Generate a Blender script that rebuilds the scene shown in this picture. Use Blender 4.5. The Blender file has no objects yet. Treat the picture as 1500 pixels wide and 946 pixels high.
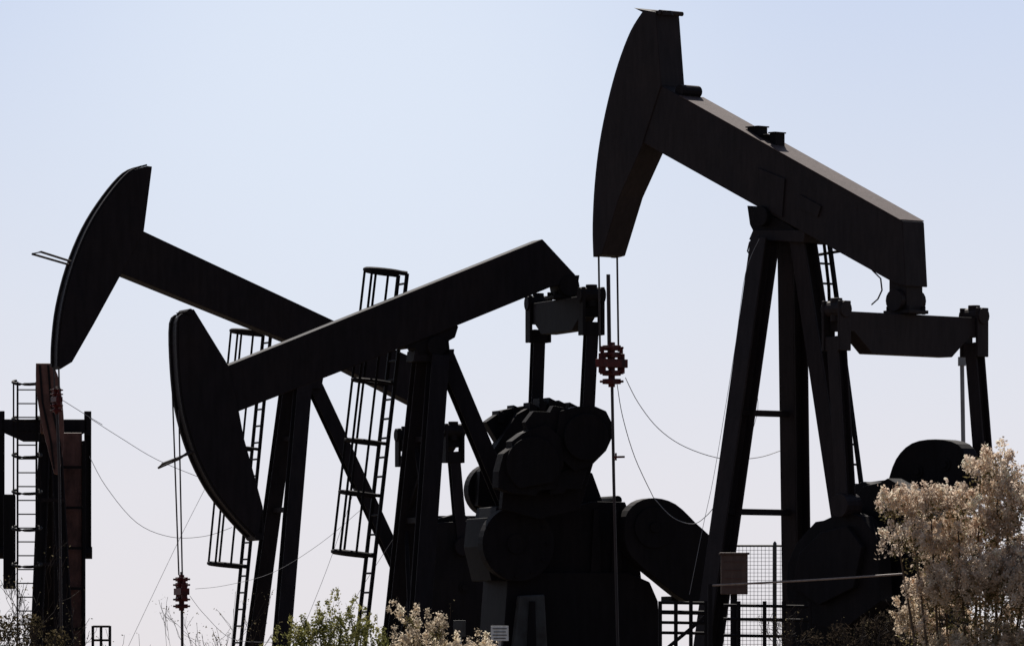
import bpy, bmesh, math, random
import numpy as np
from mathutils import Vector, Matrix
random.seed(7); rng=np.random.default_rng(7)
# survey constants: long lens, level camera on flat ground
F=10000.0; HY=960.0; EYE=1.6
sc=bpy.context.scene
def W(px,py,Y): return Vector(((px-750)*Y/F, Y, EYE+(HY-py)*Y/F))

# ---------------------------------------------------------------- materials
def steel(name,base,rust,rough=0.55,rustamt=0.5,scale=1.2,spec=0.2):
    m=bpy.data.materials.new(name); m.use_nodes=True; nt=m.node_tree; n=nt.nodes; l=nt.links
    b=n['Principled BSDF']; tc=n.new('ShaderNodeTexCoord')
    n1=n.new('ShaderNodeTexNoise'); n1.inputs['Scale'].default_value=scale; n1.inputs['Detail'].default_value=9; n1.inputs['Roughness'].default_value=0.65
    mp=n.new('ShaderNodeMapping'); mp.inputs['Scale'].default_value=(6,6,1.0)
    n2=n.new('ShaderNodeTexNoise'); n2.inputs['Scale'].default_value=2.2; n2.inputs['Detail'].default_value=8
    l.new(tc.outputs['Object'],n1.inputs['Vector']); l.new(tc.outputs['Object'],mp.inputs['Vector']); l.new(mp.outputs[0],n2.inputs['Vector'])
    r1=n.new('ShaderNodeValToRGB'); r1.color_ramp.elements[0].position=0.42; r1.color_ramp.elements[1].position=0.72
    r1.color_ramp.elements[0].color=(0,0,0,1); r1.color_ramp.elements[1].color=(rustamt,rustamt,rustamt,1)
    l.new(n1.outputs['Fac'],r1.inputs[0])
    mx=n.new('ShaderNodeMixRGB'); mx.inputs[1].default_value=(*base,1); mx.inputs[2].default_value=(*rust,1)
    l.new(r1.outputs[0],mx.inputs[0])
    mx2=n.new('ShaderNodeMixRGB'); mx2.blend_type='MULTIPLY'; mx2.inputs[0].default_value=0.55
    r2=n.new('ShaderNodeValToRGB'); r2.color_ramp.elements[0].position=0.3; r2.color_ramp.elements[0].color=(0.45,0.42,0.4,1); r2.color_ramp.elements[1].position=0.65
    l.new(n2.outputs['Fac'],r2.inputs[0]); l.new(mx.outputs[0],mx2.inputs[1]); l.new(r2.outputs[0],mx2.inputs[2])
    l.new(mx2.outputs[0],b.inputs['Base Color'])
    b.inputs['Roughness'].default_value=rough
    b.inputs['Specular IOR Level'].default_value=spec
    bp=n.new('ShaderNodeBump'); bp.inputs['Strength'].default_value=0.25; bp.inputs['Distance'].default_value=0.01
    n3=n.new('ShaderNodeTexNoise'); n3.inputs['Scale'].default_value=14; n3.inputs['Detail'].default_value=6
    l.new(tc.outputs['Object'],n3.inputs['Vector']); l.new(n3.outputs['Fac'],bp.inputs['Height']); l.new(bp.outputs[0],b.inputs['Normal'])
    return m
M_BLACK=steel('weathered_black_paint',(0.018,0.014,0.016),(0.033,0.023,0.021),spec=0.1,rough=0.65)
M_BROWN=steel('weathered_brown_black_paint',(0.026,0.019,0.020),(0.048,0.032,0.029),rough=0.6,spec=0.12)
M_SUNTOP=steel('sunlit_top_brown',(0.085,0.052,0.048),(0.15,0.10,0.092),rough=0.65,spec=0.2,scale=3)  # paler beam brown, sunlight on the top face put into the colour
M_DARK=steel('greasy_black_steel',(0.012,0.0095,0.011),(0.026,0.019,0.018),spec=0.1,rough=0.7)
M_RUST=steel('rust_brown_paint',(0.17,0.078,0.062),(0.05,0.025,0.022),rustamt=0.95,scale=2.5)
M_RED=steel('oily_red_steel',(0.13,0.016,0.014),(0.02,0.010,0.010),rustamt=0.95,scale=7)
M_GREY=steel('dull_grey_paint',(0.07,0.07,0.07),(0.04,0.03,0.025),rustamt=0.8,scale=3)
M_GALV=steel('galvanised_wire',(0.45,0.45,0.45),(0.3,0.27,0.25))
M_CABLE=steel('steel_rope',(0.05,0.04,0.04),(0.08,0.05,0.04))
M_THIN=steel('thin_steel_wire',(0.4,0.39,0.39),(0.3,0.26,0.24))
M_LIGHTCABLE=steel('pale_steel_rope',(0.38,0.29,0.24),(0.2,0.14,0.11))
M_SIGN=steel('white_sign_paint',(0.8,0.8,0.78),(0.5,0.45,0.4),scale=4)
def foliage_mat(name,trans=0.4):
    m=bpy.data.materials.new(name); m.use_nodes=True; nt=m.node_tree; n=nt.nodes; l=nt.links
    n.clear(); o=n.new('ShaderNodeOutputMaterial'); a=n.new('ShaderNodeAttribute'); a.attribute_name='tint'
    d=n.new('ShaderNodeBsdfDiffuse'); t=n.new('ShaderNodeBsdfTranslucent'); mx=n.new('ShaderNodeMixShader'); mx.inputs[0].default_value=trans
    l.new(a.outputs['Color'],d.inputs[0]); l.new(a.outputs['Color'],t.inputs[0]); l.new(d.outputs[0],mx.inputs[1]); l.new(t.outputs[0],mx.inputs[2]); l.new(mx.outputs[0],o.inputs[0])
    return m
M_PLUME=foliage_mat('seed_plume',0.5); M_LEAF=foliage_mat('shrub_leaf',0.5)
M_BARK=steel('shrub_bark',(0.12,0.085,0.06),(0.18,0.13,0.09),rough=0.9)
M_TWIG=steel('dark_twig_bark',(0.05,0.036,0.028),(0.08,0.055,0.04),rough=0.9)

# ---------------------------------------------------------------- mesh builder
class MB:
    def __init__(s): s.v=[]; s.f=[]
    def add(s,vs,fs):
        o=len(s.v); s.v+= [tuple(v) for v in vs]; s.f+=[tuple(i+o for i in f) for f in fs]
    def prism(s,prof,t0,t1):
        n=len(prof); vs=[(a,t0,z) for a,z in prof]+[(a,t1,z) for a,z in prof]
        fs=[tuple(range(n)),tuple(range(2*n-1,n-1,-1))]+[(i,(i+1)%n,n+(i+1)%n,n+i) for i in range(n)]
        s.add(vs,fs)
    def prismx(s,prof,a0,a1):
        n=len(prof); vs=[(a0,t,z) for t,z in prof]+[(a1,t,z) for t,z in prof]
        fs=[tuple(range(n)),tuple(range(2*n-1,n-1,-1))]+[(i,(i+1)%n,n+(i+1)%n,n+i) for i in range(n)]
        s.add(vs,fs)
    def frame(s,d,up):
        d=d.normalized(); up=Vector(up)
        if abs(d.dot(up))>0.98: up=Vector((1,0,0))
        x=d.cross(up).normalized(); y=x.cross(d).normalized(); return x,y
    def section(s,p0,p1,sec,up=(0,0,1)):
        p0=Vector(p0);p1=Vector(p1); x,y=s.frame(p1-p0,up); n=len(sec)
        vs=[p0+x*a+y*b for a,b in sec]+[p1+x*a+y*b for a,b in sec]
        fs=[tuple(range(n)),tuple(range(2*n-1,n-1,-1))]+[(i,(i+1)%n,n+(i+1)%n,n+i) for i in range(n)]
        s.add(vs,fs)
    def bar(s,p0,p1,w,h,up=(0,0,1)):
        s.section(p0,p1,[(-w/2,-h/2),(w/2,-h/2),(w/2,h/2),(-w/2,h/2)],up)
    def ibeam(s,p0,p1,w,h,up=(0,1,0),k=0.035):
        a=w/2;b=h/2;c=k/2
        s.section(p0,p1,[(-a,-b),(a,-b),(a,-b+k),(c,-b+k),(c,b-k),(a,b-k),(a,b),(-a,b),(-a,b-k),(-c,b-k),(-c,-b+k),(-a,-b+k)],up)
    def box(s,c,d):
        c=Vector(c); s.bar(c-Vector((0,0,d[2]/2)),c+Vector((0,0,d[2]/2)),d[1],d[0],(1,0,0))
    def cyl(s,p0,p1,r0,r1=None,seg=12):
        r1=r0 if r1 is None else r1
        p0=Vector(p0);p1=Vector(p1); x,y=s.frame(p1-p0,(0,0,1)); vs=[]
        for p,r in((p0,r0),(p1,r1)):
            for i in range(seg):
                t=2*math.pi*i/seg; vs.append(p+x*math.cos(t)*r+y*math.sin(t)*r)
        s.add(vs,[tuple(range(seg)),tuple(range(2*seg-1,seg-1,-1))]+[(i,(i+1)%seg,seg+(i+1)%seg,seg+i) for i in range(seg)])
    def tube(s,pts,r,seg=6):
        pts=[Vector(p) for p in pts]; n=len(pts); vs=[]
        for i,p in enumerate(pts):
            d=pts[min(i+1,n-1)]-pts[max(i-1,0)]
            x,y=s.frame(d,(0.13,0.99,0.05)); rr=r[i] if isinstance(r,(list,tuple)) else r
            for k in range(seg):
                t=2*math.pi*k/seg; vs.append(p+x*math.cos(t)*rr+y*math.sin(t)*rr)
        fs=[tuple(range(seg)),tuple(range(n*seg-1,(n-1)*seg-1,-1))]
        for i in range(n-1):
            for k in range(seg):
                a=i*seg+k;b=i*seg+(k+1)%seg; fs.append((a,b,b+seg,a+seg))
        s.add(vs,fs)
    def obj(s,name,mat,parent=None,bevel=0,smooth=False):
        me=bpy.data.meshes.new(name); me.from_pydata(s.v,[],s.f); me.update()
        bm=bmesh.new(); bm.from_mesh(me); bmesh.ops.recalc_face_normals(bm,faces=bm.faces); bm.to_mesh(me); bm.free()
        if smooth:
            for p in me.polygons: p.use_smooth=True
        o=bpy.data.objects.new(name,me); sc.collection.objects.link(o); me.materials.append(mat)
        if parent: o.parent=parent
        if bevel:
            b=o.modifiers.new('bevel','BEVEL'); b.width=bevel; b.segments=2; b.limit_method='ANGLE'; b.angle_limit=math.radians(35)
        return o
def thing(o,label,cat,group=None):
    o["label"]=label; o["category"]=cat
    if group: o["group"]=group
def empty(name,loc,rz=0):
    e=bpy.data.objects.new(name,None); e.empty_display_size=0.5; e.location=loc; e.rotation_euler=(0,0,rz); sc.collection.objects.link(e); return e
def smoothcurve(pts,n=4):
    out=[]; P=[Vector((p[0],p[1])) for p in pts]
    for i in range(len(P)-1):
        p0=P[max(i-1,0)];p1=P[i];p2=P[i+1];p3=P[min(i+2,len(P)-1)]
        for k in range(n):
            t=k/n; out.append(0.5*((2*p1)+(p2-p0)*t+(2*p0-5*p1+4*p2-p3)*t*t+(3*p1-p0-3*p2+p3)*t**3))
    out.append(P[-1]); return [(p.x,p.y) for p in out]

# ---------------------------------------------------------------- pumpjack frame
class Jack:
    def __init__(s,px,Y,deg,w,label):
        s.P=Vector(((px-750)*Y/F,Y)); s.ph=math.radians(deg); s.w=w
        s.u=Vector((math.cos(s.ph),math.sin(s.ph))); s.n=Vector((-s.u.y,s.u.x))
        s.root=empty('pumpjack',(s.P.x,s.P.y,0),s.ph)
        thing(s.root,label,'pumpjack','pumpjacks in the oil field')
        s.L=-w/2 if deg<0 else w/2; s.R=-s.L
    def T(s,px,py,t):
        d=Vector(((px-750)/F,1.0)); k=(t+s.P.dot(s.n))/d.dot(s.n); q=d*k-s.P
        return Vector((q.dot(s.u),t,EYE+k*(HY-py)/F))
    def pr(s,pts,t=0):
        out=[]
        for p in pts:
            tt=t
            if len(p)>2: tt={'L':s.L,'R':s.R}[p[2]]
            q=s.T(p[0],p[1],tt); out.append((q.x,q.z))
        return out
    def poly(s,name,pts,t0,t1,mat,ground=False,bevel=0.02,smooth=0,par=None):
        pr=s.pr(pts,t0)
        if smooth: pr=smoothcurve(pr+[pr[0]],smooth)[:-1]
        if ground: pr=pr+[(pr[-1][0],0.05),(pr[0][0],0.05)]
        m=MB(); m.prism(pr,t0,t1); return m.obj(name,mat,par or s.root,bevel)
    def disc(s,name,c,r,t0,t1,cut=None,seg=36,par=None,bevel=0.008):
        # flat steel disc, optionally cut by a chord; c,r traced
        q=s.T(c[0],c[1],(t0+t1)/2); R=r*s.P.y/F; pts=[]
        for i in range(seg):
            g=2*math.pi*i/seg
            if cut and cut[0]<math.degrees(g)<cut[1]: continue
            pts.append((q.x+R*math.cos(g),q.z+R*math.sin(g)))
        m=MB(); m.prism(pts,t0,t1); return m.obj(name,M_DARK,par or s.root,bevel)
    def weight(s,pts,t0,t1,bolts,smooth=3,bevel=0.012):
        o=s.poly('counterweight',pts,t0,t1,M_DARK,smooth=smooth,bevel=bevel)
        for px,py in bolts:
            m=MB(); q=s.T(px,py,t0); m.cyl((q.x,t0-0.05,q.z),(q.x,t1+0.05,q.z),0.06,seg=6); m.cyl((q.x,t0-0.02,q.z),(q.x,t1+0.02,q.z),0.1,seg=14)
            m.obj('weight_bolt',M_DARK,o)
        return o
    def head(s,left,right,mat,plate=True):
        L=smoothcurve(s.pr([(a,b,'L') for a,b in left]),4); R=s.pr([(a,b,'R') for a,b in right])
        m=MB(); m.prism(L+R,-s.w/2,s.w/2)
        o=m.obj('horsehead',mat,s.root,0.012)
        k=[]
        for i,p in enumerate(L):
            a=Vector(L[min(i+1,len(L)-1)])-Vector(L[max(i-1,0)]); a.normalize(); nn=Vector((-a.y,a.x))
            if nn.x>0: nn=-nn
            k.append((Vector(p)+nn*0.035,Vector(p)+nn*0.004))
        for sgn in(-1,1):
            m=MB()
            t0=sgn*(s.w/2-0.02); t1=sgn*(s.w/2-0.10)
            vs=[];fs=[]
            for i,(a,b) in enumerate(k):
                vs+=[(a.x,t0,a.y),(a.x,t1,a.y),(b.x,t1,b.y),(b.x,t0,b.y)]
                if i:
                    o0=(i-1)*4;o1=i*4
                    for j in range(4): fs.append((o0+j,o0+(j+1)%4,o1+(j+1)%4,o1+j))
            fs+= [(0,1,2,3),(len(vs)-4,len(vs)-3,len(vs)-2,len(vs)-1)]
            m.add(vs,fs); m.obj('track_rail',mat,o)
        return o,L
    def ext(s,p,q,z):
        k=(z-q.z)/(q.z-p.z); return q+(q-p)*k
    def legs(s,front,rear,tf,ttop,wid,mat,cross,cap,brace=False):
        m=MB(); ends=[]
        for (pt,pb),sg in zip(front,(1,-1)):
            a=s.T(*pt,sg*ttop); b=s.T(*pb,sg*tf); g=s.ext(a,b,0.35); m.ibeam(a,g,wid,wid,(0,1,0)); ends.append((a,g))
            m.box((g.x,g.y,0.36),(wid*1.9,wid*1.9,0.06))
        def at(e,z):
            k=(z-e[0].z)/(e[1].z-e[0].z); return e[0]+(e[1]-e[0])*k
        zs=[]
        for cy in cross:
            z=s.T(*cy,-tf).z; zs.append(z); m.bar(at(ends[0],z),at(ends[1],z),0.09,0.09)
        if brace:
            zz=sorted(zs+[0.8])
            for i in range(len(zz)-1):
                m.bar(at(ends[0],zz[i]),at(ends[1],zz[i+1]),0.06,0.06); m.bar(at(ends[1],zz[i]),at(ends[0],zz[i+1]),0.06,0.06)
        for pt,pb,t0,t1 in rear:
            a=s.T(*pt,t0); b=s.T(*pb,t1); g=s.ext(a,b,0.35); m.ibeam(a,g,wid*0.92,wid*0.92,(0,1,0)); m.box((g.x,g.y,0.36),(wid*1.9,wid*1.9,0.06))
        m.prism(s.pr(cap,0),-ttop,ttop)
        s.post=m.obj('samson_post',mat,s.root,0.008); return ends
    def equal(s,cpx,ytop,yend,ybot,Lh,tb,mat,posty):
        c=s.T(cpx,ytop,0); at=c.x; zt=c.z; ze=s.T(cpx,yend,0).z; zb=s.T(cpx,ybot,0).z
        m=MB(); m.prismx([(-Lh,zt),(Lh,zt),(Lh,ze),(Lh*0.84,ze),(Lh*0.58,zb),(-Lh*0.58,zb),(-Lh*0.84,ze),(-Lh,ze)],at-0.13,at+0.13)
        zp=s.T(cpx,posty,0).z; zl=ze-0.28
        for sg in(-1,1):
            for q in(-1,1): m.box((at+q*0.155,sg*Lh,(zp+zl)/2),(0.045,0.24,zp-zl))
            m.cyl((at-0.2,sg*Lh,zp-0.12),(at+0.2,sg*Lh,zp-0.12),0.12,seg=14)
            m.cyl((at,sg*Lh,zp-0.3),(at,sg*Lh,zp+0.04),0.09,seg=12)
            m.box((at,sg*Lh,zl+0.1),(0.26,0.2,0.2))
        m.obj('equalizer_beam',mat,s.root,0.01)
        m=MB(); z2=s.T(cpx,tb,0).z; m.box((at,0,(zt+z2)/2),(0.34,0.34,abs(z2-zt)-0.01)); zc=zt+0.2; m.cyl((at,-0.26,zc),(at,0.26,zc),0.16,seg=16)
        m.box((at,0,zt+0.035),(0.5,0.42,0.05))
        for i in(-1,1):
            for j in(-1,1): m.cyl((at+i*0.2,j*0.16,zt),(at+i*0.2,j*0.16,zt+0.12),0.03,seg=6)
        m.obj('tail_bearing',mat,s.root,0.006)
        s.at=at; s.zl=zl; s.Lh=Lh
        return at
    def pitman(s,sg,end,tend,mat,wid=0.2):
        a=Vector((s.at,sg*s.Lh,s.zl+0.2)); b=s.T(*end,tend); m=MB(); m.ibeam(a,b,wid,wid*0.95,(0,1,0),0.03)
        m.cyl(b+Vector((0,-0.16,0)),b+Vector((0,0.16,0)),0.17,seg=16); m.obj('pitman_arm',mat,s.root,0.006)
    def ladder(s,top,bot,t,wd,mat,cage=None,R=0.34,ground=False,hoops=None):
        a=s.T(*top,t); b=s.T(*bot,t)
        if ground: b=s.ext(a,b,0.1)
        d=(b-a); Ln=d.length; d.normalize(); m=MB()
        for q in(-wd/2,wd/2): m.bar(a+Vector((0,q,0)),b+Vector((0,q,0)),0.05,0.055,(0,1,0))
        k=0.15
        while k<Ln: m.cyl(a+d*k+Vector((0,-wd/2,0)),a+d*k+Vector((0,wd/2,0)),0.018,seg=6); k+=0.3
        lo=m.obj('ladder',mat,s.root)
        if cage:
            perp=Vector((d.z,0,-d.x)); 
            if perp.x>0: perp=-perp
            perp.normalize(); m=MB()
            k0=(s.T(*cage[0],t)-a).dot(d); k1=(s.T(*cage[1],t)-a).dot(d); nh=max(2,int(round((k1-k0)/0.95)))
            def hp(k,b): return a+d*k+perp*(R*0.95+R*math.cos(b))+Vector((0,R*0.95*math.sin(b),0))
            for i in range(nh+1):
                k=k0+(k1-k0)*i/nh+(random.uniform(-.06,.06) if 0<i<nh else 0)
                pts=[a+d*k+Vector((0,-wd/2,0))]+[hp(k,math.radians(g)) for g in range(-130,131,20)]+[a+d*k+Vector((0,wd/2,0))]
                m.tube(pts,0.036 if i in(0,nh) else 0.027,6)
            for g in(-85,-35,20,80):
                m.bar(hp(k0,math.radians(g)),hp(k1,math.radians(g)),0.036,0.016,(0,1,0))
            c=m.obj('safety_cage',mat,s.root); c.parent=lo
        return lo
    def base(s,a0,a1,mat):
        m=MB()
        for t in(-0.8,0.8): m.ibeam((a0,t,0.17),(a1,t,0.17),0.25,0.3,(0,0,1))
        k=a0+0.2
        while k<a1: m.bar((k,-0.8,0.17),(k,0.8,0.17),0.15,0.2); k+=1.1
        m.obj('skid_base',mat,s.root,0.005)
    def wellrod(s,top,zt,mat):
        m=MB(); m.cyl((top.x,top.y,0),(top.x,top.y,0.5),0.16,0.16,14); m.cyl((top.x,top.y,0.5),(top.x,top.y,0.6),0.24,0.24,14); m.cyl((top.x,top.y,0.6),(top.x,top.y,1.0),0.09,0.07,12)
        m.cyl((top.x-0.35,top.y,0.8),(top.x+0.35,top.y,0.8),0.05,seg=10); m.obj('wellhead',mat,s.root,0.004)
def carrier(J,c,sc_,mat,extra=0):
    m=MB(); x,y,z=c; k=sc_
    m.box((x,y,z),(0.16*k,0.5*k,0.12*k))
    for q in(-0.19,0.19):
        m.cyl((x,y+q*k,z-0.14*k),(x,y+q*k,z+0.14*k),0.055*k,seg=10)
        m.cyl((x,y+q*k,z+0.14*k),(x,y+q*k,z+0.24*k),0.03*k,seg=8)
    m.cyl((x,y,z-0.34*k),(x,y,z+0.3*k),0.05*k,seg=10)
    for dz in(-0.26,-0.14,0.12,0.22):
        m.box((x,y,z+dz*k),(0.18*k,0.2*k,0.075*k))
        for q in(-0.1,0.1): m.cyl((x-0.13*k,y+q*k,z+dz*k),(x+0.13*k,y+q*k,z+dz*k),0.02*k,seg=6)
    m.obj('carrier_bar',mat,J.root,0.006)

# ================================================================ A big jack
A=Jack(1150,100,-46,0.5,'tall dark brown pumpjack with horsehead raised high')
hA,LA=A.head([(942,19),(924,48),(906,95),(891,150),(879,210),(872,270),(869,330),(870,376)],
       [(916,375),(942,290),(972,224),(1003,128),(995,21),(962,15)],M_BROWN)
wb=A.w-0.03
m=MB(); m.prism(A.pr([(995,124,'R'),(1355,326,'R'),(1360,421,'R'),(1311,416,'L'),(940,209,'L'),(955,130,'L')]),-wb/2,wb/2)
beamA=m.obj('walking_beam',M_BROWN,A.root,0.014)
m=MB(); P=A.pr([(1030,144,'R'),(1353,325,'R')]); m.prism([P[0],P[1],(P[1][0],P[1][1]+0.014),(P[0][0],P[0][1]+0.014)],-0.255,0.255); m.obj('sunlit_top_strip',M_SUNTOP,beamA)  # added strip, its paler colour paints the sunlight along the beam top
for px,py,h,wd in((1108,194,0.13,0.22),(1121,204,0.08,0.2),(1137,205,0.18,0.12)):
    m=MB(); q=A.T(px,py,0); m.box((q.x,0.02,q.z-0.03),(wd,0.2,h+0.06)); m.box((q.x,0.02,q.z+h/2+0.012),(wd*1.2,0.24,0.02)); m.obj('beam_fitting',M_DARK,beamA,0.005)
m=MB(); q=A.T(1009,134,0); m.cyl((q.x,-0.2,q.z),(q.x,0.2,q.z),0.09,seg=14); m.obj('hinge_pin',M_DARK,beamA,0.005)
m=MB(); p0=A.T(1118,212,0.05);p1=A.T(1175,243,0.05); m.tube([p0+Vector((0,0,0.06)),p1+Vector((0,0,0.05))],0.03); m.obj('grease_pipe',M_DARK,beamA)
m=MB(); m.prism(A.pr([(1110,246),(1150,262),(1146,318),(1112,302)],-0.25),-0.26,-0.234); m.obj('side_plate',M_BROWN,beamA,0.004)
m=MB(); m.prism(A.pr([(1172,285),(1203,302),(1198,318),(1168,304)],-0.25),-0.258,-0.234); m.obj('side_plate',M_BROWN,beamA,0.004)
for t in(-0.2,0.2): 
    m=MB(); m.prism(A.pr([(946,21),(950,16),(982,16),(986,23)],t),t-0.02,t+0.02); m.obj('lifting_lug',M_BROWN,hA,0.004)
m=MB(); m.cyl(A.T(966,18,-0.24),A.T(966,18,-0.24)+Vector((0,0.48,0)),0.035); m.obj('head_pin',M_BROWN,hA)
A.legs((((1160,348),(1168,946)),((1121,350),(1043,905))),[((1176,350),(1244,800),0,0.0)],0.9,0.22,0.31,M_BROWN,[(1100,602),(1082,748)],[(1112,352),(1118,338),(1195,338),(1192,356)])
m=MB(); m.prism(A.pr([(1108,302),(1162,325),(1185,342),(1118,342),(1112,330)],0),-0.2,0.2); q=A.T(1135,318,0); m.cyl((q.x,-0.32,q.z),(q.x,0.32,q.z),0.15,seg=18)
m.obj('saddle_bearing',M_DARK,A.root,0.01)
A.equal(1327,461,490,521,1.46,408,M_BROWN,446)
A.pitman(-1,(1240,740),-1.46,M_BROWN,0.21); A.pitman(1,(1443,705),1.46,M_BROWN,0.21)
A.poly('gearbox',[(1236,960),(1238,716),(1262,705),(1288,712),(1335,765),(1345,960)],-0.5,0.5,M_DARK,bevel=0.02)
A.poly('gearbox_pedestal',[(1160,960),(1164,872),(1200,850),(1330,850),(1345,960)],-0.62,0.62,M_DARK,ground=False)
m=MB(); pr=A.pr([(1150,955),(1350,955)]); m.prism([(pr[0][0],pr[0][1]),(pr[1][0],pr[0][1]),(pr[1][0]+0.2,0.3),(pr[0][0]-0.2,0.3)],-0.7,0.7); m.obj('concrete_block',M_DARK,A.root,0.02)
A.poly('crank_arm',[(1240,830),(1250,722),(1268,706),(1300,702),(1420,690),(1432,730),(1300,840)],1.02,1.2,M_DARK)
A.poly('crank_arm',[(1165,800),(1240,742),(1290,770),(1280,830),(1170,860)],-1.2,-1.02,M_DARK)
A.weight([(1300,706),(1312,672),(1335,649),(1370,643),(1402,650),(1416,675),(1418,722),(1380,748),(1305,742)],0.72,1.0,[(1345,690),(1385,680)])
A.weight([(1254,800),(1250,735),(1262,712),(1290,706),(1300,700),(1336,720),(1372,760),(1362,850),(1300,880),(1255,870)],-1.0,-0.7,[(1310,790)],smooth=0)
A.weight([(1152,868),(1153,826),(1166,796),(1176,784),(1194,764),(1206,762),(1236,748),(1262,756),(1285,790),(1290,880),(1230,925),(1160,905)],-1.48,-1.22,[(1200,820),(1235,800)],smooth=0)
A.poly('weight_plate',[(1160,860),(1170,810),(1200,780),(1240,770),(1262,800),(1250,860),(1200,885)],-1.58,-1.48,M_DARK,bevel=0.01)
A.base(-1.8,5.0,M_DARK)
for t,px in((-0.19,877),(0.19,904)):
    a=A.T(px,376,t); b=A.T(px+2,515,t); m=MB()
    m.tube([a,b],0.015); m.obj('bridle_cable',M_CABLE,A.root)
c=A.T(896,532,0); carrier(A,c,1.05,M_RED)
m=MB(); m.tube([A.T(891,402,0),A.T(893,540,0)],0.03); m.obj('rod_liner',M_CABLE,A.root)
m=MB(); m.tube([c,A.T(899,700,0),A.T(905,946,0),A.T(907,1060,0)],0.023,8); m.obj('polished_rod',M_CABLE,A.root)
A.wellrod(A.T(907,1060,0),1,M_DARK)
m=MB(); q=A.T(907,669,0); m.bar(q+Vector((-0.1,0,0)),q+Vector((0.1,0,0)),0.04,0.03); m.cyl(q+Vector((-0.07,0,-0.05)),q+Vector((-0.07,0,0.06)),0.015); m.obj('rod_clamp',M_RED,A.root)
A.ladder((1196,342),(1246,720),0.45,0.5,M_DARK,ground=True)
m=MB(); m.tube([A.T(1207,356,0.7),A.T(1214,420,0.7),A.T(1216,470,0.7)],0.025); m.tube([A.T(1182,376,0.7),A.T(1230,368,0.7)],0.022); m.obj('ladder_bracket',M_DARK,A.root)
m=MB(); m.tube([A.T(1278,396,-0.2),A.T(1290,408,-0.25),A.T(1292,425,-0.28),A.T(1286,438,-0.25),A.T(1277,446,-0.2)],0.012); m.obj('grease_hose',M_CABLE,A.root)
m=MB(); m.tube([A.T(1112,345,-0.3),A.T(1098,355,-0.35),A.T(1095,368,-0.35),A.T(1102,378,-0.35)],0.012)
m.obj('grease_hose',M_CABLE,A.root)

# ================================================================ B middle jack
B=Jack(650,105,18,0.5,'black pumpjack with horsehead lowered beside tall caged ladder')
hB,LB=B.head([(262,463),(250,474),(251,540),(258,600),(275,660),(300,712),(330,752),(358,782),(370,789)],
       [(380,790),(387,784),(385,742),(371,690),(357,640),(350,602),(335,536),(284,453),(270,456)],M_BLACK)
wb=B.w-0.03
m=MB(); m.prism(B.pr([(330,537,'R'),(795,350,'R'),(844,403,'R'),(836,414,'R'),(806,421,'R'),(640,489,'R'),(348,603,'R'),(300,580,'R')]),-wb/2,wb/2)
beamB=m.obj('walking_beam',M_BLACK,B.root,0.014)
for px,py,r in((272,458,.05),(372,786,.06)):
    m=MB(); q=B.T(px,py,0); m.cyl((q.x,-0.27,q.z),(q.x,0.27,q.z),r); m.obj('head_pin',M_BLACK,hB)
B.legs((((620,522),(575,946)),((642,522),(612,946))),[((650,520),(717,680),0,0)],0.85,0.2,0.28,M_BLACK,[(612,640),(600,760)],[(600,530),(602,514),(660,512),(658,530)],brace=True)
m=MB(); m.prism(B.pr([(585,506),(660,474),(666,479),(661,495),(652,500),(654,520),(608,522),(602,510),(590,512)],0),-0.2,0.2); q=B.T(632,508,0); m.cyl((q.x,-0.3,q.z),(q.x,0.3,q.z),0.15,seg=18)
m.obj('saddle_bearing',M_DARK,B.root,0.01)
B.equal(827,439,470,487,1.3,405,M_DARK,427)
B.pitman(1,(783,640),1.3,M_BLACK,0.19); B.pitman(-1,(858,640),-1.3,M_BLACK,0.19)
m=MB(); m.prism(B.pr([(808,405),(843,404),(838,436),(814,436)],0),-0.2,0.2); m.obj('tail_bracket',M_DARK,B.root,0.006)
# near crank arm with stacked round and square-edged weights
B.poly('crank_arm',[(735,745),(740,690),(800,640),(862,618),(876,655),(850,745),(790,760)],-1.12,-0.95,M_DARK,bevel=0.008)
w1=B.weight([(820,602),(846,595),(872,595),(888,602),(897,620),(897,640),(888,660),(866,682),(842,690),(812,662)],-1.42,-1.14,[(866,630)],smooth=0,bevel=0.006)
B.disc('weight_disc',(858,640),34,-1.50,-1.42,par=w1)
w2=B.weight([(730,714),(731,690),(738,664),(750,655),(750,646),(766,634),(780,628),(800,622),(822,640),(826,680),(812,716),(790,718),(784,726),(752,722)],-1.46,-1.15,[(776,678)],smooth=0,bevel=0.006)
B.disc('weight_disc',(780,680),40,-1.54,-1.46,cut=(250,320),par=w2)
B.poly('weight_plate',[(770,618),(782,602),(806,603),(811,594),(842,600),(838,640),(800,650),(776,642)],-1.36,-1.16,M_DARK,bevel=0.006)
B.poly('weight_plate',[(802,700),(836,686),(860,688),(852,716),(830,716),(826,722),(806,724)],-1.34,-1.16,M_DARK,bevel=0.006)
w3=B.disc('counterweight',(720,718),40,0.95,1.2)
B.disc('weight_disc',(724,714),30,0.88,0.95,par=w3)
B.poly('weight_plate',[(712,618),(738,600),(769,594),(778,612),(756,640),(733,653)],0.98,1.22,M_DARK,bevel=0.006)
B.poly('weight_plate',[(722,672),(726,648),(737,643),(741,626),(756,612),(770,640),(745,680)],0.98,1.14,M_DARK,bevel=0.006)
B.poly('crank_arm',[(700,740),(703,690),(758,606),(775,597),(818,594),(826,606),(790,640),(750,760)],0.75,0.93,M_DARK,bevel=0.008)
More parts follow.
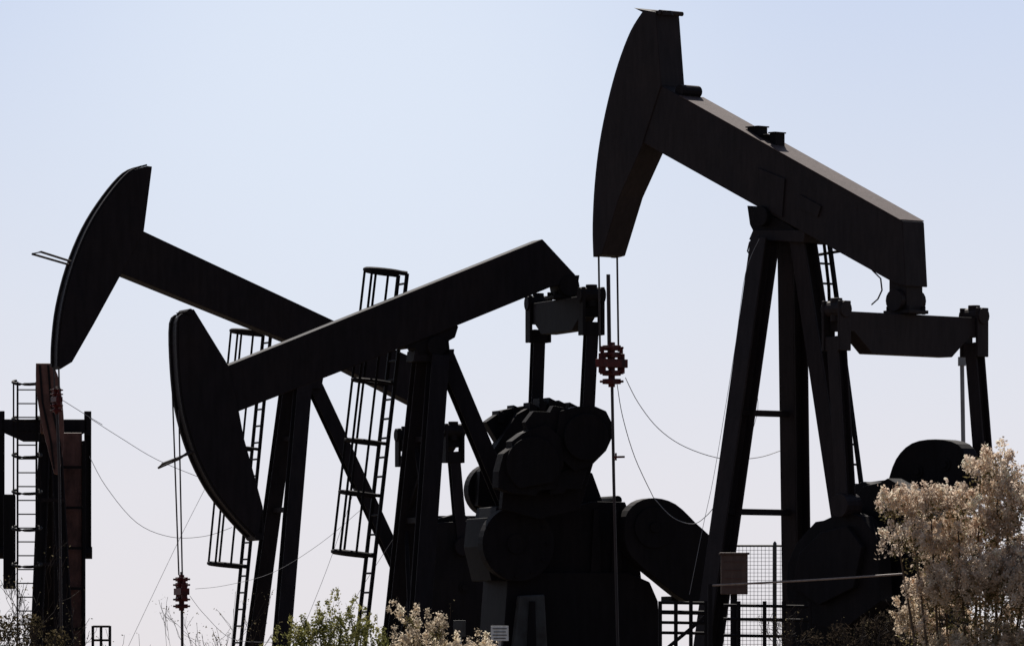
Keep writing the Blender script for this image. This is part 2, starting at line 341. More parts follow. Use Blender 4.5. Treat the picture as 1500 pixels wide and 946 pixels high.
for i,(px,py,tt_) in enumerate(((776,598,0.84),(790,592,0.84),(804,591,0.84),(818,595,0.84),(834,598,0.84),(752,602,1.1),(730,610,1.1))):
    m=MB(); q=B.T(px,py,tt_); m.prism([(q.x-0.055,q.z-0.1),(q.x+0.04,q.z-0.1),(q.x+0.075,q.z+0.03),(q.x-0.05,q.z+0.09)],tt_-0.17,tt_+0.17); m.obj('clamp_block',M_DARK,B.root,0.004)
B.poly('gearbox',[(708,800),(712,758),(724,758),(728,742),(760,738),(790,740),(818,752),(832,738),(846,740),(870,734),(916,735),(922,752),(918,772),(934,800),(940,850),(720,850)],-0.5,0.5,M_DARK,bevel=0.012)
B.disc('gear_cover',(756,796),55,-0.8,-0.55,bevel=0.01)
m=MB(); 
for k in range(12):
    q=B.T(756,796,-0.8); g=k*math.pi/6; m.cyl((q.x+0.5*math.cos(g),-0.83,q.z+0.5*math.sin(g)),(q.x+0.5*math.cos(g),-0.79,q.z+0.5*math.sin(g)),0.025,seg=6)
m.cyl((q.x,-0.84,q.z),(q.x,-0.79,q.z),0.15,seg=18); m.obj('cover_bolt_ring',M_DARK,B.root)
B.poly('gearbox_pedestal',[(736,960),(744,846),(790,838),(920,838),(952,852),(964,880),(968,960)],-0.62,0.62,M_DARK,ground=True,bevel=0.015)
for px in(735,870,900):
    B.poly('gearbox_rib',[(px,745),(px+7,745),(px+12,850),(px-5,850)],-0.56,0.56,M_DARK,bevel=0.005)
m=MB(); q=B.T(785,700,0); m.cyl((q.x,-1.3,q.z),(q.x,1.2,q.z),0.2,seg=20); m.obj('crank_shaft',M_DARK,B.root,0.01)
m=MB(); q=B.T(893,733,0); m.cyl((q.x,-0.4,q.z),(q.x,0.4,q.z),0.07,seg=12); m.obj('cover_hinge',M_DARK,B.root,0.01)
B.poly('brake_housing',[(836,745),(850,690),(868,692),(886,742)],-0.2,0.2,M_DARK)
o=B.poly('belt_guard',[(915,790),(917,756),(934,735),(960,729),(990,738),(1020,766),(1046,795),(1048,850),(1034,882),(1004,879),(965,850),(925,815)],-0.95,-0.62,M_DARK,bevel=0.012,smooth=3)
m=MB(); q=B.T(958,772,-0.95); m.cyl((q.x,-0.98,q.z),(q.x,-0.9,q.z),0.32,seg=28); m.cyl((q.x,-1.02,q.z),(q.x,-0.9,q.z),0.08,seg=14); m.obj('pulley_cover',M_DARK,o,0.006)
m=MB(); q=B.T(1012,850,-0.5); m.cyl((q.x,-0.6,q.z),(q.x,0.2,q.z),0.24,seg=20); m.box((q.x,-0.2,q.z-0.3),(0.6,0.5,0.12)); m.obj('electric_motor',M_DARK,B.root,0.01)
B.poly('motor_pedestal',[(752,960),(762,872),(798,870),(803,960)],-0.82,-0.64,M_GREY,ground=True)
B.poly('pedestal_rib',[(772,960),(776,880),(784,880),(786,960)],-0.86,-0.825,M_DARK,ground=True,bevel=0)
B.base(-1.5,5.5,M_DARK)
for t,p,q in((0.19,(252,560),(262,842)),(-0.19,(262,600),(267,842))):
    m=MB(); m.tube([B.T(*p,t),B.T(*q,t)],0.012); m.obj('bridle_cable',M_CABLE,B.root)
c=B.T(266,866,0); carrier(B,c,0.85,M_RED)
m=MB(); m.tube([c+Vector((0,0,0.3)),B.T(267,946,0),B.T(267,1050,0)],0.022,8); m.obj('polished_rod',M_CABLE,B.root); B.wellrod(B.T(267,1050,0),1,M_DARK)
m=MB(); m.tube([B.T(283,657,0.1),B.T(262,672,0.1),B.T(232,685,0.1),B.T(238,679,-0.15),B.T(285,661,-0.15)],0.018); m.obj('rope_guard',M_CABLE,hB)
B.ladder((590,402),(528,946),0.75,0.46,M_DARK,cage=((590,402),(543,814)),ground=True,R=0.31)

# ================================================================ C rear jack
C=Jack(470,122,19,0.5,'black pumpjack with raised horsehead and caged ladder')
hC,LC=C.head([(205,246),(180,256),(150,290),(121,336),(98,392),(83,450),(77,500),(76,538)],
       [(88,541),(106,530),(138,474),(178,401),(211,338),(223,244)],M_BLACK)
m=MB(); m.prism(C.pr([(205,336,'R'),(612,527,'R'),(655,560,'R'),(652,602,'R'),(608,592,'R'),(440,506,'R'),(172,398,'R'),(160,370,'R')]),-0.235,0.235)
m.obj('walking_beam',M_BLACK,C.root,0.014)
C.legs((((424,560),(372,946)),((444,560),(412,946))),[((456,556),(570,800),0,0)],0.8,0.2,0.27,M_BLACK,[(420,640),(400,745)],[(416,570),(420,548),(470,548),(466,570)],brace=False)
m=MB(); m.prism(C.pr([(420,495),(475,515),(468,552),(424,552)],0),-0.2,0.2); m.obj('saddle_bearing',M_DARK,C.root,0.01)
C.equal(629,640,658,672,1.35,600,M_DARK,624)
C.pitman(1,(604,800),1.35,M_BLACK,0.19); C.pitman(-1,(676,800),-1.35,M_BLACK,0.19)
C.poly('gearbox',[(606,960),(606,785),(616,764),(632,755),(705,755),(722,765),(753,862),(757,960)],-0.5,0.5,M_DARK,ground=True,bevel=0.015)
C.poly('crank_arm',[(640,760),(675,750),(700,765),(690,900),(640,900)],-1.1,-0.95,M_DARK)
C.weight([(604,850),(608,800),(636,766),(690,762),(730,800),(752,870),(745,930),(700,950),(620,940)],-1.4,-1.12,[(680,860)],smooth=0)
C.base(-1.5,5.0,M_DARK)
for t,px in((0.15,79),(-0.15,86)):
    m=MB(); m.tube([C.T(px,535,t),C.T(px+1,580,t)],0.015); m.obj('bridle_cable',M_CABLE,C.root)
c=C.T(83,585,0); carrier(C,c,0.75,M_RED)
m=MB(); m.tube([c,C.T(87,700,0),C.T(90,946,0),C.T(91,1030,0)],0.025,8); m.obj('polished_rod',M_CABLE,C.root); C.wellrod(C.T(91,1030,0),1,M_DARK)
m=MB(); m.tube([C.T(102,388,0.1),C.T(47,372,0.1),C.T(60,369,-0.15),C.T(104,383,-0.15)],0.02); m.obj('rope_guard',M_CABLE,hC)
C.ladder((391,490),(347,946),0.8,0.46,M_DARK,cage=((391,490),(358,830)),R=0.34,ground=True)

# ================================================================ D far jack seen end on
D=Jack(67,150,93.9,0.5,'rust-brown pumpjack seen end-on with a caged ladder')
s=0.015; zz=lambda py: EYE+(HY-py)*s; tt=lambda px: (67-px)*s
hp=smoothcurve([(76,543),(84,560),(90,592),(93,630),(92,665),(86,702)],3)+smoothcurve([(79,700),(70,665),(62,632),(56,598),(53,570),(53,543)],3)
m=MB(); m.prismx([(tt(x),zz(y)) for x,y in hp],-3.9,-3.4)
hD=m.obj('horsehead',M_RUST,D.root,0.012)
for off in(4,16):
    m=MB(); m.prismx([(tt(x+off),zz(y)) for x,y in((53,546),(56,546),(60,598),(72,655),(76,694),(74,694),(69,655),(57,598))],-3.93,-3.9); m.obj('track_rail',M_DARK,hD)
m=MB(); m.prism([(-3.4,zz(600)),(-3.4,zz(640)),(3.4,zz(632)),(3.4,zz(598))],-0.22,0.12); m.obj('walking_beam',M_RUST,D.root,0.012)
m=MB()
for sg in(-1,1): m.ibeam((-0.2,sg*0.12-0.1,zz(645)),(-1.4,sg*0.42-0.15,0.3),0.26,0.26,(0,1,0))
m.ibeam((0.1,0,zz(645)),(1.8,-0.1,0.3),0.28,0.28,(0,1,0)); m.box((0,-0.1,zz(642)),(0.6,0.5,0.2))
for z in(2.2,3.6,5.0): m.bar((-0.9,-0.4,z),(-0.9,0.2,z),0.08,0.08)
D.post=m.obj('samson_post',M_BLACK,D.root,0.006)
m=MB(); m.prismx([(-0.92,zz(607)),(1.0,zz(607)),(1.0,zz(625)),(0.5,zz(640)),(-0.5,zz(640)),(-0.92,zz(625))],3.0,3.3)
for sg in(-0.94,1.0): m.box((3.15,sg,zz(613)),(0.3,0.16,0.55))
m.obj('equalizer_beam',M_BLACK,D.root,0.01)
for sg in(-0.94,1.0):
    m=MB(); m.ibeam((3.15,sg,zz(620)),(3.0,sg,zz(806)),0.13,0.16,(0,1,0)); m.cyl((3,sg-0.1,zz(806)),(3,sg+0.1,zz(806)),0.14); m.obj('pitman_arm',M_BLACK,D.root,0.005)
m=MB(); m.prism([(2.2,0.3),(3.0,0.3),(3.1,zz(632)),(2.5,zz(628))],tt(121),tt(90)); cg=m.obj('crank_guard',M_RUST,D.root,0.02)
m=MB(); m.prism([(2.1,0.3),(3.0,0.3),(3.1,zz(640)),(2.4,zz(640))],tt(126),tt(121)-0.003); m.obj('guard_flange',M_DARK,cg,0.005)
for py in(680,740,800,860,920):
    m=MB(); m.box((2.15,(tt(121)+tt(90))/2,zz(py)),(0.06,0.44,0.06)); m.obj('guard_rib',M_DARK,cg)
m=MB(); m.prism([(2.2,zz(860)),(3.4,zz(860)),(3.5,zz(722)),(2.3,zz(720))],tt(22),tt(4)); m.obj('counterweight',M_DARK,D.root,0.02)
m=MB(); m.prismx([(tt(89),0.3),(tt(89),zz(650)),(tt(72),zz(650)),(tt(67),zz(720)),(tt(62),zz(800)),(tt(56),zz(840)),(tt(50),0.3)],1.9,3.1); m.obj('gearbox',M_DARK,D.root,0.02)
D.base(-1.6,4.2,M_DARK)
m=MB(); wd=0.42; tc=tt(40); a=Vector((-1.6,tc,zz(565))); b=Vector((-1.7,tc,0.1))
for q in(-wd/2,wd/2): m.bar(a+Vector((0,q,0)),b+Vector((0,q,0)),0.035,0.05)
k=a.z-0.15
while k>0.3: m.cyl((-1.62,tc-wd/2,k),(-1.62,tc+wd/2,k),0.016,seg=6); k-=0.3
lo=m.obj('ladder',M_DARK,D.root); m=MB()
for i in range(6):
    z=zz(565)+(zz(828)-zz(565))*i/5
    m.tube([(-1.6-0.33+0.33*math.cos(g)*1.0-0.02, tc+0.31*math.sin(g), z+0.06*math.cos(g)) for g in [math.radians(x) for x in range(50,311,20)]],0.034,5)
for g in(70,140,220,290):
    g=math.radians(g); m.bar((-1.93+0.33*math.cos(g)-0.02,tc+0.31*math.sin(g),zz(565)),(-1.95+0.33*math.cos(g),tc+0.31*math.sin(g),zz(828)),0.036,0.016)
m.obj('safety_cage',M_DARK,lo)

# ================================================================ fences, railings, boxes
def abs_obj(mb,name,mat,label,cat,bevel=0,group=None,par=None):
    o=mb.obj(name,mat,par,bevel)
    if not par: thing(o,label,cat,group)
    return o
Y=112
e=empty('mesh_fence',(W(1112,960,Y).x,Y,0)); thing(e,'galvanised wire mesh fence on slim steel posts','fence')
def rel(p): return Vector(p)-e.location
m=MB(); px=1044
while px<1185:
    m.bar(rel(W(px,800,Y)),rel(Vector((W(px,0,Y).x,Y,0.1))),0.007,0.007); px+=5.5
py=800
while py<1080:
    m.bar(rel(W(1044,py,Y)),rel(W(1185,py,Y)),0.007,0.007); py+=5.5
m.obj('wire_mesh',M_GALV,e)
for px in(1042,1135,1187):
    m=MB(); p=W(px,796,Y); m.cyl(rel(p),rel(Vector((p.x,Y,0))),0.03,seg=8); m.cyl(rel(p),rel(p+Vector((0,0,0.04))),0.035,0.01,8); m.obj('fence_post',M_GREY,e)
m=MB(); m.cyl(rel(W(1042,799,Y)),rel(W(1187,799,Y)),0.018,seg=8); m.obj('top_rail',M_GREY,e)
Y=97
e=empty('metal_railing',(W(1075,960,Y).x,Y,0)); thing(e,'dark steel guard railing around the pump base','railing')
for py in(882,896,911,926): 
    m=MB(); m.cyl(rel(W(966,py,Y)),rel(W(1036,py+1,Y)),0.022 if py!=896 else 0.03,seg=8); m.obj('rail',M_DARK,e)
for py in(886,906,930): 
    m=MB(); m.cyl(rel(W(1060,py,Y)),rel(W(1186,py+2,Y)),0.022,seg=8); m.obj('rail',M_DARK,e)
m=MB(); m.bar(rel(W(1036,900,Y)),rel(W(978,948,Y)),0.05,0.05)
m.obj('diagonal_brace',M_DARK,e)
for px in(967,990,1012,1034,1082,1120,1148,1186):
    m=MB(); p=W(px,880,Y); m.cyl(rel(p),rel(Vector((p.x,Y,0))),0.028,seg=8); m.obj('railing_post',M_DARK,e)
Y=98
e=empty('junction_box',(W(1075,960,Y).x,Y,0)); thing(e,'brown steel junction box standing on a post','electrical box')
m=MB(); a=rel(W(1056,812,Y)); b=rel(W(1095,870,Y)); m.box(((a.x+b.x)/2,0,(a.z+b.z)/2),(b.x-a.x,0.2,a.z-b.z)); m.box(((a.x+b.x)/2,-0.005,a.z+0.015),(b.x-a.x+0.05,0.26,0.03)); m.obj('enclosure',steel('box_brown',(0.15,0.09,0.07),(0.08,0.045,0.038)),e,0.008)
for k in range(4):
    m=MB(); z=a.z-0.1-k*0.12; m.box(((a.x+b.x)/2,-0.105,z),(b.x-a.x-0.08,0.008,0.008)); m.obj('louvre',M_RUST,e)
m=MB(); m.cyl((0,0,0),(0,0,b.z),0.05); m.obj('post',M_DARK,e)
Y=95
e=empty('rope_barrier',(W(1040,960,Y).x,Y,0)); thing(e,'pale steel rope strung between two short posts','barrier')
m=MB(); pts=[]
for i in range(13):
    t=i/12; p=W(1040+285*t,857-17*t+1.0*math.sin(math.pi*t),Y); pts.append(rel(p))
m.tube(pts,0.014,8); m.obj('rope',M_LIGHTCABLE,e)
for px,py in((1040,855),(1325,838)):
    m=MB(); p=W(px,py,Y); m.cyl(rel(p),rel(Vector((p.x,Y,0))),0.035,seg=8); m.obj('post',M_DARK,e)
Y=108; m=MB(); p=W(1409,520,Y)
m.tube([W(1427,523,Y),W(1418,517,Y),W(1408,519,Y)],0.02); m.cyl(p,Vector((p.x+0.1,Y,0)),0.034,seg=8); m.box(p+Vector((0,0,-0.1)),(0.12,0.1,0.14))
abs_obj(m,'service_pole',steel('pole_grey',(0.3,0.3,0.3),(0.2,0.17,0.15)),'slim grey metal pole with bent top pipe','pole')
Y=96
e=empty('warning_sign',(W(732,960,Y).x,Y,0)); thing(e,'small white warning sign on a thin post','sign')
a=rel(W(719,916,Y)); b=rel(W(745,938,Y)); m=MB(); m.box(((a.x+b.x)/2,0,(a.z+b.z)/2),(b.x-a.x,0.02,a.z-b.z)); m.obj('sign_panel',M_SIGN,e,0.003)
m=MB()
for k in range(4): m.box(((a.x+b.x)/2,-0.012,a.z-0.04-k*0.045),(0.2-0.03*(k%2),0.004,0.012))
m.obj('lettering',M_GREY,e); m=MB(); m.cyl((0,0.03,0),(0,0.03,a.z),0.02); m.obj('post',M_GALV,e)
Y=97
e=empty('warning_sign',(W(674,960,Y).x,Y,0)); thing(e,'narrow pale tag sign on a thin post','sign')
a=rel(W(664,908,Y)); b=rel(W(682,932,Y)); m=MB(); m.box(((a.x+b.x)/2,0,(a.z+b.z)/2),(b.x-a.x,0.02,a.z-b.z)); m.obj('sign_panel',M_GREY,e,0.003)
m=MB(); m.cyl((0,0.03,0),(0,0.03,a.z),0.02); m.obj('post',M_GALV,e)
Y=120; m=MB()
for px in(136,148,161): m.cyl(W(px,916,Y),Vector((W(px,0,Y).x,Y,0)),0.025,seg=8)
for py in(917,937): m.cyl(W(136,py,Y),W(161,py,Y),0.02,seg=8)
abs_obj(m,'pipe_gate',M_DARK,'short dark pipe gate beside the shrubs','gate')
def cable(pts,Y,r=0.008,label='thin slack steel cable hanging between machines',mat=M_THIN,dy=0):
    c=smoothcurve(pts,5); n=len(c); m=MB(); m.tube([W(x,y,Y+dy*i/n) for i,(x,y) in enumerate(c)],r*0.75,5)
    abs_obj(m,'hanging_cable',mat,label,'cable',group='slack cables strung across the yard')
cable([(916,553),(935,590),(965,628),(1005,655),(1060,672),(1110,670),(1143,660)],100.5,dy=1)
cable([(904,563),(912,610),(930,670),(957,728)],100.5,mat=M_CABLE)
cable([(1112,350),(1092,400),(1078,500),(1062,600),(1045,700),(1030,770),(1010,870)],99,r=0.005)
cable([(957,728),(985,757),(1015,767),(1035,755),(1049,738)],101)
cable([(1106,560),(1110,600),(1094,660),(1085,720),(1062,800)],101.5,r=0.005)
cable([(131,612),(175,640),(230,673),(300,702)],135,r=0.008)
cable([(131,668),(155,712),(200,765),(250,786),(300,785),(340,772)],135,r=0.008)
cable([(303,710),(260,795),(188,946)],118,r=0.005)
cable([(90,585),(130,610),(150,622)],125,r=0.008)
cable([(286,862),(330,857),(400,838),(470,795),(530,745)],112,r=0.005)
cable([(520,715),(480,830),(440,930)],116,r=0.005)
cable([(575,790),(530,860),(520,880)],112,r=0.005)
cable([(278,872),(300,900),(340,935),(400,940)],106,r=0.005)

# ================================================================ vegetation
def quadmesh(name,c,su,sv,col,mat,parent):
    N=len(c); d=rng.normal(size=(N,3)); d/=np.linalg.norm(d,axis=1)[:,None]; e=rng.normal(size=(N,3)); e-= (e*d).sum(1)[:,None]*d; e/=np.linalg.norm(e,axis=1)[:,None]
    d*=su[:,None]; e*=sv[:,None]
    v=np.stack([c-d,c-e*1.0+d*0.2,c+d,c+e+d*0.2],1).reshape(-1,3)
    me=bpy.data.meshes.new(name); me.vertices.add(4*N); me.loops.add(4*N); me.polygons.add(N)
    me.vertices.foreach_set('co',v.astype(np.float32).ravel()); me.loops.foreach_set('vertex_index',np.arange(4*N,dtype=np.int32)); me.polygons.foreach_set('loop_start',np.arange(0,4*N,4,dtype=np.int32))
    me.update(calc_edges=True); me.validate()
    a=me.color_attributes.new('tint','FLOAT_COLOR','POINT'); cc=np.ones((4*N,4),np.float32); cc[:,:3]=np.repeat(np.clip(col,0,0.92),4,axis=0); a.data.foreach_set('color',cc.ravel())
    me.materials.append(mat); o=bpy.data.objects.new(name,me); sc.collection.objects.link(o); o.parent=parent; return o
def bush(label,Y,lobes,np_,nl,pcol,lcol,plen=0.2,pw=0.035,qn=110,qs=0.008,ls=0.014,name='flowering_shrub',kp=-0.25,low=None):
    L=[(W(px,py,Y)+Vector((0,dy,0)),r*Y/F) for px,py,r,dy in lobes]
    cx=sum(p.x for p,_ in L)/len(L); base=Vector((cx,Y,0)); e=empty(name,base); thing(e,label,'shrub')
    C=[];S=[];col=[]; st=MB(); wts=np.array([r*r for _,r in L]); wts/=wts.sum()
    for p,r in L:
        g=p-base; b=Vector((g.x*0.25,g.y*0.25,0)); mid=(b+g)/2+Vector((random.uniform(-.05,.05),random.uniform(-.05,.05),0.05))
        st.tube([b,mid,g],[0.025,0.011,0.004],6)
    for i in range(np_):
        k=rng.choice(len(L),p=wts); p,r=L[k]; d=Vector(rng.normal(size=3)); d.normalize()
        if d.z<-0.3: d.z=-d.z*0.5
        rr=r*random.uniform(0.35,1.0)**0.7
        if random.random()<0.10: rr=r*random.uniform(1.0,1.18)
        q=(p-base)+Vector((d.x*rr,d.y*rr,d.z*rr*0.95)); ax=(d*0.45+Vector((0,0,1.0))+Vector(rng.normal(size=3))*0.28).normalized()
        ln=plen*random.uniform(0.55,1.4); bend=Vector(rng.normal(size=3))*0.02
        st.tube([(p-base)+d*r*0.5,q,q+ax*ln*0.9],[0.002,0.0016,0.001],3)
        n=int(qn*random.uniform(0.5,1.3)); sgm=np.sqrt(rng.random(n)); 
        nodes=rng.integers(3,7); nd=np.floor(sgm*nodes)/nodes+rng.normal(size=n)*0.05
        sd=rng.normal(size=(int(nodes)+1,3))*pw*0.7
        off=rng.normal(size=(n,3))*(pw*(0.85-0.5*sgm))[:,None]+sd[np.clip((sgm*nodes).astype(int),0,int(nodes))]*(1.1-0.8*sgm)[:,None]
        c=np.array(q)[None]+np.array(ax)[None]*(nd*ln)[:,None]+off+np.array(bend)[None]*(sgm**2)[:,None]; C.append(c); S.append(qs*rng.uniform(0.5,1.5,n))
        tone=random.uniform(0.72,1.1); mixk=random.random()**1.8; bc=np.array(pcol[0])*(1-mixk)+np.array(pcol[1])*mixk
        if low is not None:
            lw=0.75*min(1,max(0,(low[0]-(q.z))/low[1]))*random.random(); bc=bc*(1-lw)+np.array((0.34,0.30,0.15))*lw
        col.append(bc[None]*tone*rng.uniform(0.75,1.2,n)[:,None])
    if np_: 
        C_=np.concatenate(C); S_=np.concatenate(S); quadmesh('seed_plumes',C_,S_,S_*0.6,np.concatenate(col),M_PLUME,e)
    ks=rng.choice(len(L),size=nl,p=wts); P=np.array([tuple(L[k][0]-base) for k in range(len(L))]); Rr=np.array([r for _,r in L])
    d=rng.normal(size=(nl,3)); d/=np.linalg.norm(d,axis=1)[:,None]; rad=rng.random(nl)**0.45
    c=P[ks]+d*(Rr[ks]*rad*0.92)[:,None]; ph=np.sin(c[:,0]*40)*np.sin(c[:,1]*37+1)*np.sin(c[:,2]*43+2)
    keep=ph>kp; c=c[keep]; n=len(c); ss=ls*rng.uniform(0.6,1.6,n); mk=rng.random(n)[:,None]
    quadmesh('leaves',c,ss,ss*0.4,(np.array(lcol[0])*(1-mk)+np.array(lcol[1])*mk)*rng.uniform(0.6,1.2,(n,1)),M_LEAF,e)
    st.obj('stems',M_BARK,e)
    return e
CREAM=[(0.92,0.78,0.64),(0.76,0.60,0.46)]; GREEN=[(0.16,0.15,0.065),(0.22,0.17,0.09)]
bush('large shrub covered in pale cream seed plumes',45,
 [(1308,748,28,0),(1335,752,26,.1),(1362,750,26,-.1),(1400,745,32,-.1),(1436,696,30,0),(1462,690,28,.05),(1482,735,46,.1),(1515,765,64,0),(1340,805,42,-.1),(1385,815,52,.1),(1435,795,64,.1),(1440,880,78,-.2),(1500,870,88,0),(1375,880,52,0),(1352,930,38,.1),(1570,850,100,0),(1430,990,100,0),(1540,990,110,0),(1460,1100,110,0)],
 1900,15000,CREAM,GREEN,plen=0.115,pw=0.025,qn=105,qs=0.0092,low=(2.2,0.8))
bush('low shrub with pale feathery seed tufts',62,
 [(604,912,15,0),(640,928,15,0),(600,955,26,0),(650,970,30,.1),(700,962,20,0),(690,1010,50,0),(620,1030,50,0)],
 170,5000,[(0.88,0.76,0.60),(0.6,0.5,0.36)],GREEN,plen=0.18,pw=0.03,qn=110,qs=0.011)
bush('low green leafy shrub by the machinery',66,
 [(440,938,22,0),(468,918,20,0),(500,910,18,0),(530,924,20,0),(555,945,20,.1),(410,958,16,0),(490,960,50,0),(450,1000,60,0),(530,1010,60,0)],
 150,11000,[(0.34,0.32,0.12),(0.22,0.22,0.08)],[(0.14,0.16,0.05),(0.27,0.25,0.09)],plen=0.24,pw=0.024,qn=70,qs=0.012,ls=0.018,name='leafy_shrub')
bush('dense dark shrub with bare twigs at its top',70,
 [(10,920,24,0),(45,918,22,0),(85,938,20,0),(20,965,45,0),(80,975,40,0),(50,1010,60,0),(115,965,18,0)],
 0,8000,CREAM,[(0.05,0.042,0.024),(0.11,0.085,0.045)],ls=0.020,name='leafy_shrub',kp=-0.1)
bush('dry dark brush in front of the pump base',80,
 [(1190,938,20,0),(1230,930,22,0),(1270,920,22,0),(1300,912,24,0),(1240,970,45,0),(1300,960,50,0),(1050,958,14,0),(1200,1010,50,0)],
 0,6500,CREAM,[(0.025,0.02,0.015),(0.06,0.045,0.033)],ls=0.022,name='dry_shrub')
def twigs(label,Y,roots,h,spread,depth=5,leaf=0,name='bare_shrub',up=0.25,r0=0.016,rm=0.0035):
    x0=sum(r for r in roots)/len(roots); base=Vector(((x0-750)*Y/F,Y,0)); e=empty(name,base); thing(e,label,'shrub'); m=MB(); tips=[]
    def br(p,d,ln,r,k):
        pts=[p]; n=4
        for i in range(n):
            d=(d+Vector(rng.normal(size=3))*0.16+Vector((0,0,up*0.3))).normalized(); pts.append(pts[-1]+d*ln/n)
        m.tube(pts,[max(rm,r*(1-0.45*i/n)) for i in range(n+1)],4)
        if k==0: tips.append(pts[-1]); return
        for j in range(random.choice((2,3,3))):
            q=pts[random.choice((2,3,4))]; br(q,(d+Vector(rng.normal(size=3))*spread+Vector((0,0,up))).normalized(),ln*random.uniform(0.5,0.8),r*0.6,k-1)
    for rx in roots:
        p=Vector(((rx-x0)*Y/F,random.uniform(-.2,.2),0)); br(p,Vector((random.uniform(-.15,.15),random.uniform(-.2,.2),1)),h*random.uniform(.8,1.1),r0,depth)
    m.obj('branches',M_TWIG,e)
    if leaf and tips:
        T=np.array([tuple(t) for t in tips]); c=np.repeat(T,leaf,axis=0)+rng.normal(size=(len(T)*leaf,3))*0.035; ss=0.012*rng.uniform(.6,1.4,len(c))
        quadmesh('leaves',c,ss,ss*0.5,np.tile(np.array([[0.12,0.10,0.06]]),(len(c),1))*rng.uniform(.5,1.4,(len(c),1)),M_LEAF,e)
twigs('bare twiggy shrub with thin dark branches',69,[2,15,30,48,66,88],1.0,0.42,leaf=1,r0=0.009,rm=0.002)
twigs('sparse wiry dry plant with curled stems',72,[138,156],1.0,0.35,depth=2,leaf=2,r0=0.006,rm=0.002,up=0.5)
twigs('small open shrub with fine leaves',74,[305,325,342],0.92,0.35,depth=4,leaf=3,r0=0.006,rm=0.0018)
twigs('bare twiggy shrub beside the pump base',79,[1215,1260,1300],0.95,0.5,leaf=1,r0=0.009,rm=0.0028)
twigs('small wiry weed clump',78,[575,545],0.9,0.4,depth=3,leaf=3,r0=0.008,rm=0.0025)

# ================================================================ ground
m=MB(); Rg=6000
m.add([(-Rg,-200,0),(Rg,-200,0),(Rg,Rg*2,0),(-Rg,Rg*2,0)],[(0,1,2,3)])
g=bpy.data.materials.new('dry_dirt'); g.use_nodes=True; n=g.node_tree.nodes; l=g.node_tree.links
tc=n.new('ShaderNodeTexCoord'); ns=n.new('ShaderNodeTexNoise'); ns.inputs['Scale'].default_value=0.6; ns.inputs['Detail'].default_value=12; l.new(tc.outputs['Object'],ns.inputs['Vector'])
rp=n.new('ShaderNodeValToRGB'); rp.color_ramp.elements[0].color=(0.08,0.06,0.04,1); rp.color_ramp.elements[1].color=(0.18,0.14,0.10,1); rp.color_ramp.elements[0].position=0.35; rp.color_ramp.elements[1].position=0.65
l.new(ns.outputs['Fac'],rp.inputs[0]); l.new(rp.outputs[0],n['Principled BSDF'].inputs['Base Color']); n['Principled BSDF'].inputs['Roughness'].default_value=0.95
o=m.obj('ground',g); o["kind"]="structure"

# ================================================================ sky, sun, camera
EL=math.radians(46); AZ=math.radians(-6)
w=bpy.data.worlds.new("World"); sc.world=w; w.use_nodes=True; nt=w.node_tree; n=nt.nodes; l=nt.links
bg=n['Background']; sky=n.new('ShaderNodeTexSky'); sky.sky_type='NISHITA'; sky.sun_disc=False; sky.sun_elevation=EL; sky.sun_rotation=AZ
sky.air_density=1.0; sky.dust_density=1.0; sky.ozone_density=1.5
STR=0.07
tc=n.new('ShaderNodeTexCoord'); sp=n.new('ShaderNodeSeparateXYZ'); l.new(tc.outputs['Generated'],sp.inputs[0])
mr=n.new('ShaderNodeMapRange'); mr.inputs['From Min'].default_value=0.0; mr.inputs['From Max'].default_value=0.1; l.new(sp.outputs['Z'],mr.inputs['Value'])
cr=n.new('ShaderNodeValToRGB'); l.new(mr.outputs[0],cr.inputs[0]); E=cr.color_ramp.elements
E[0].position=0.0; E[0].color=(0.80,0.77,0.80,1); E[1].position=1.0; E[1].color=(0.605,0.69,0.88,1)
for p,c in((0.25,(0.785,0.78,0.84,1)),(0.5,(0.735,0.77,0.87,1)),(0.75,(0.67,0.735,0.88,1))):
    x=E.new(p); x.color=c
gd=n.new('ShaderNodeVectorMath'); gd.operation='SUBTRACT'; l.new(tc.outputs['Generated'],gd.inputs[0]); gd.inputs[1].default_value=(-0.022,1.0,0.086)
gs=n.new('ShaderNodeVectorMath'); gs.operation='LENGTH'; l.new(gd.outputs[0],gs.inputs[0])
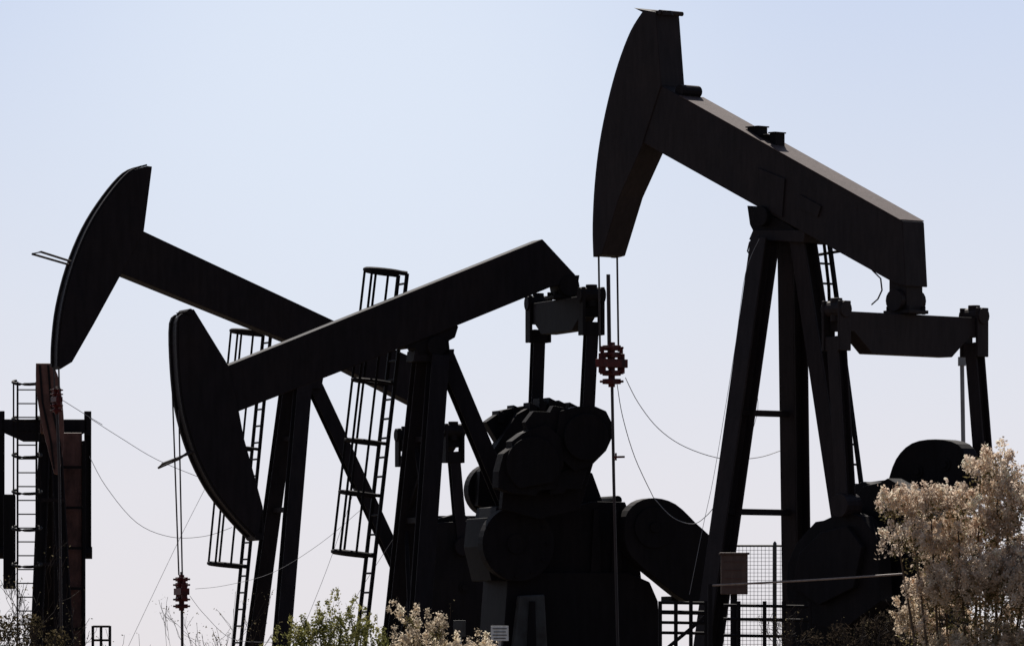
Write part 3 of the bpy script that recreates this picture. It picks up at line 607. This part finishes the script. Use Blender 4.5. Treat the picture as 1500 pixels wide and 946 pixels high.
gm=n.new('ShaderNodeMapRange'); gm.interpolation_type='SMOOTHERSTEP'; gm.inputs['From Min'].default_value=0.0; gm.inputs['From Max'].default_value=0.08; gm.inputs['To Min'].default_value=0.75; gm.inputs['To Max'].default_value=0.0; l.new(gs.outputs['Value'],gm.inputs['Value'])
gx=n.new('ShaderNodeMixRGB'); l.new(gm.outputs[0],gx.inputs[0]); l.new(cr.outputs[0],gx.inputs[1]); gx.inputs[2].default_value=(0.755,0.83,0.955,1)
az=n.new('ShaderNodeMapRange'); az.interpolation_type='SMOOTHSTEP'; az.inputs['From Min'].default_value=-0.3; az.inputs['From Max'].default_value=0.95; az.inputs['To Min'].default_value=0.3/STR; az.inputs['To Max'].default_value=1/STR; l.new(sp.outputs['Y'],az.inputs['Value'])
sc1=n.new('ShaderNodeVectorMath'); sc1.operation='SCALE'; l.new(az.outputs[0],sc1.inputs['Scale']); l.new(gx.outputs[0],sc1.inputs[0])
fz=n.new('ShaderNodeMapRange'); fz.interpolation_type='SMOOTHSTEP'; fz.inputs['From Min'].default_value=0.11; fz.inputs['From Max'].default_value=0.35; fz.inputs['To Min'].default_value=0.97; fz.inputs['To Max'].default_value=0.0; l.new(sp.outputs['Z'],fz.inputs['Value'])
mx=n.new('ShaderNodeMixRGB'); l.new(fz.outputs[0],mx.inputs[0]); l.new(sky.outputs[0],mx.inputs[1]); l.new(sc1.outputs[0],mx.inputs[2])
l.new(mx.outputs[0],bg.inputs[0]); bg.inputs[1].default_value=STR
sl=bpy.data.lights.new('sun','SUN'); sl.energy=5; sl.angle=math.radians(0.5); sl.color=(1,0.94,0.86)
so=bpy.data.objects.new('sun',sl); sc.collection.objects.link(so)
sd=Vector((math.sin(AZ)*math.cos(EL),math.cos(AZ)*math.cos(EL),math.sin(EL))); so.rotation_euler=sd.to_track_quat('Z','Y').to_euler(); so.location=(0,0,50)
cam=bpy.data.cameras.new('camera'); cam.sensor_width=36; cam.lens=36*F/1500; cam.shift_y=(HY-473)/1500; cam.clip_end=30000
co=bpy.data.objects.new('camera',cam); sc.collection.objects.link(co); co.location=(0,0,EYE); co.rotation_euler=(math.radians(90),0,0); sc.camera=co
sc.view_settings.view_transform='Standard'; sc.view_settings.look='None'; sc.view_settings.exposure=0
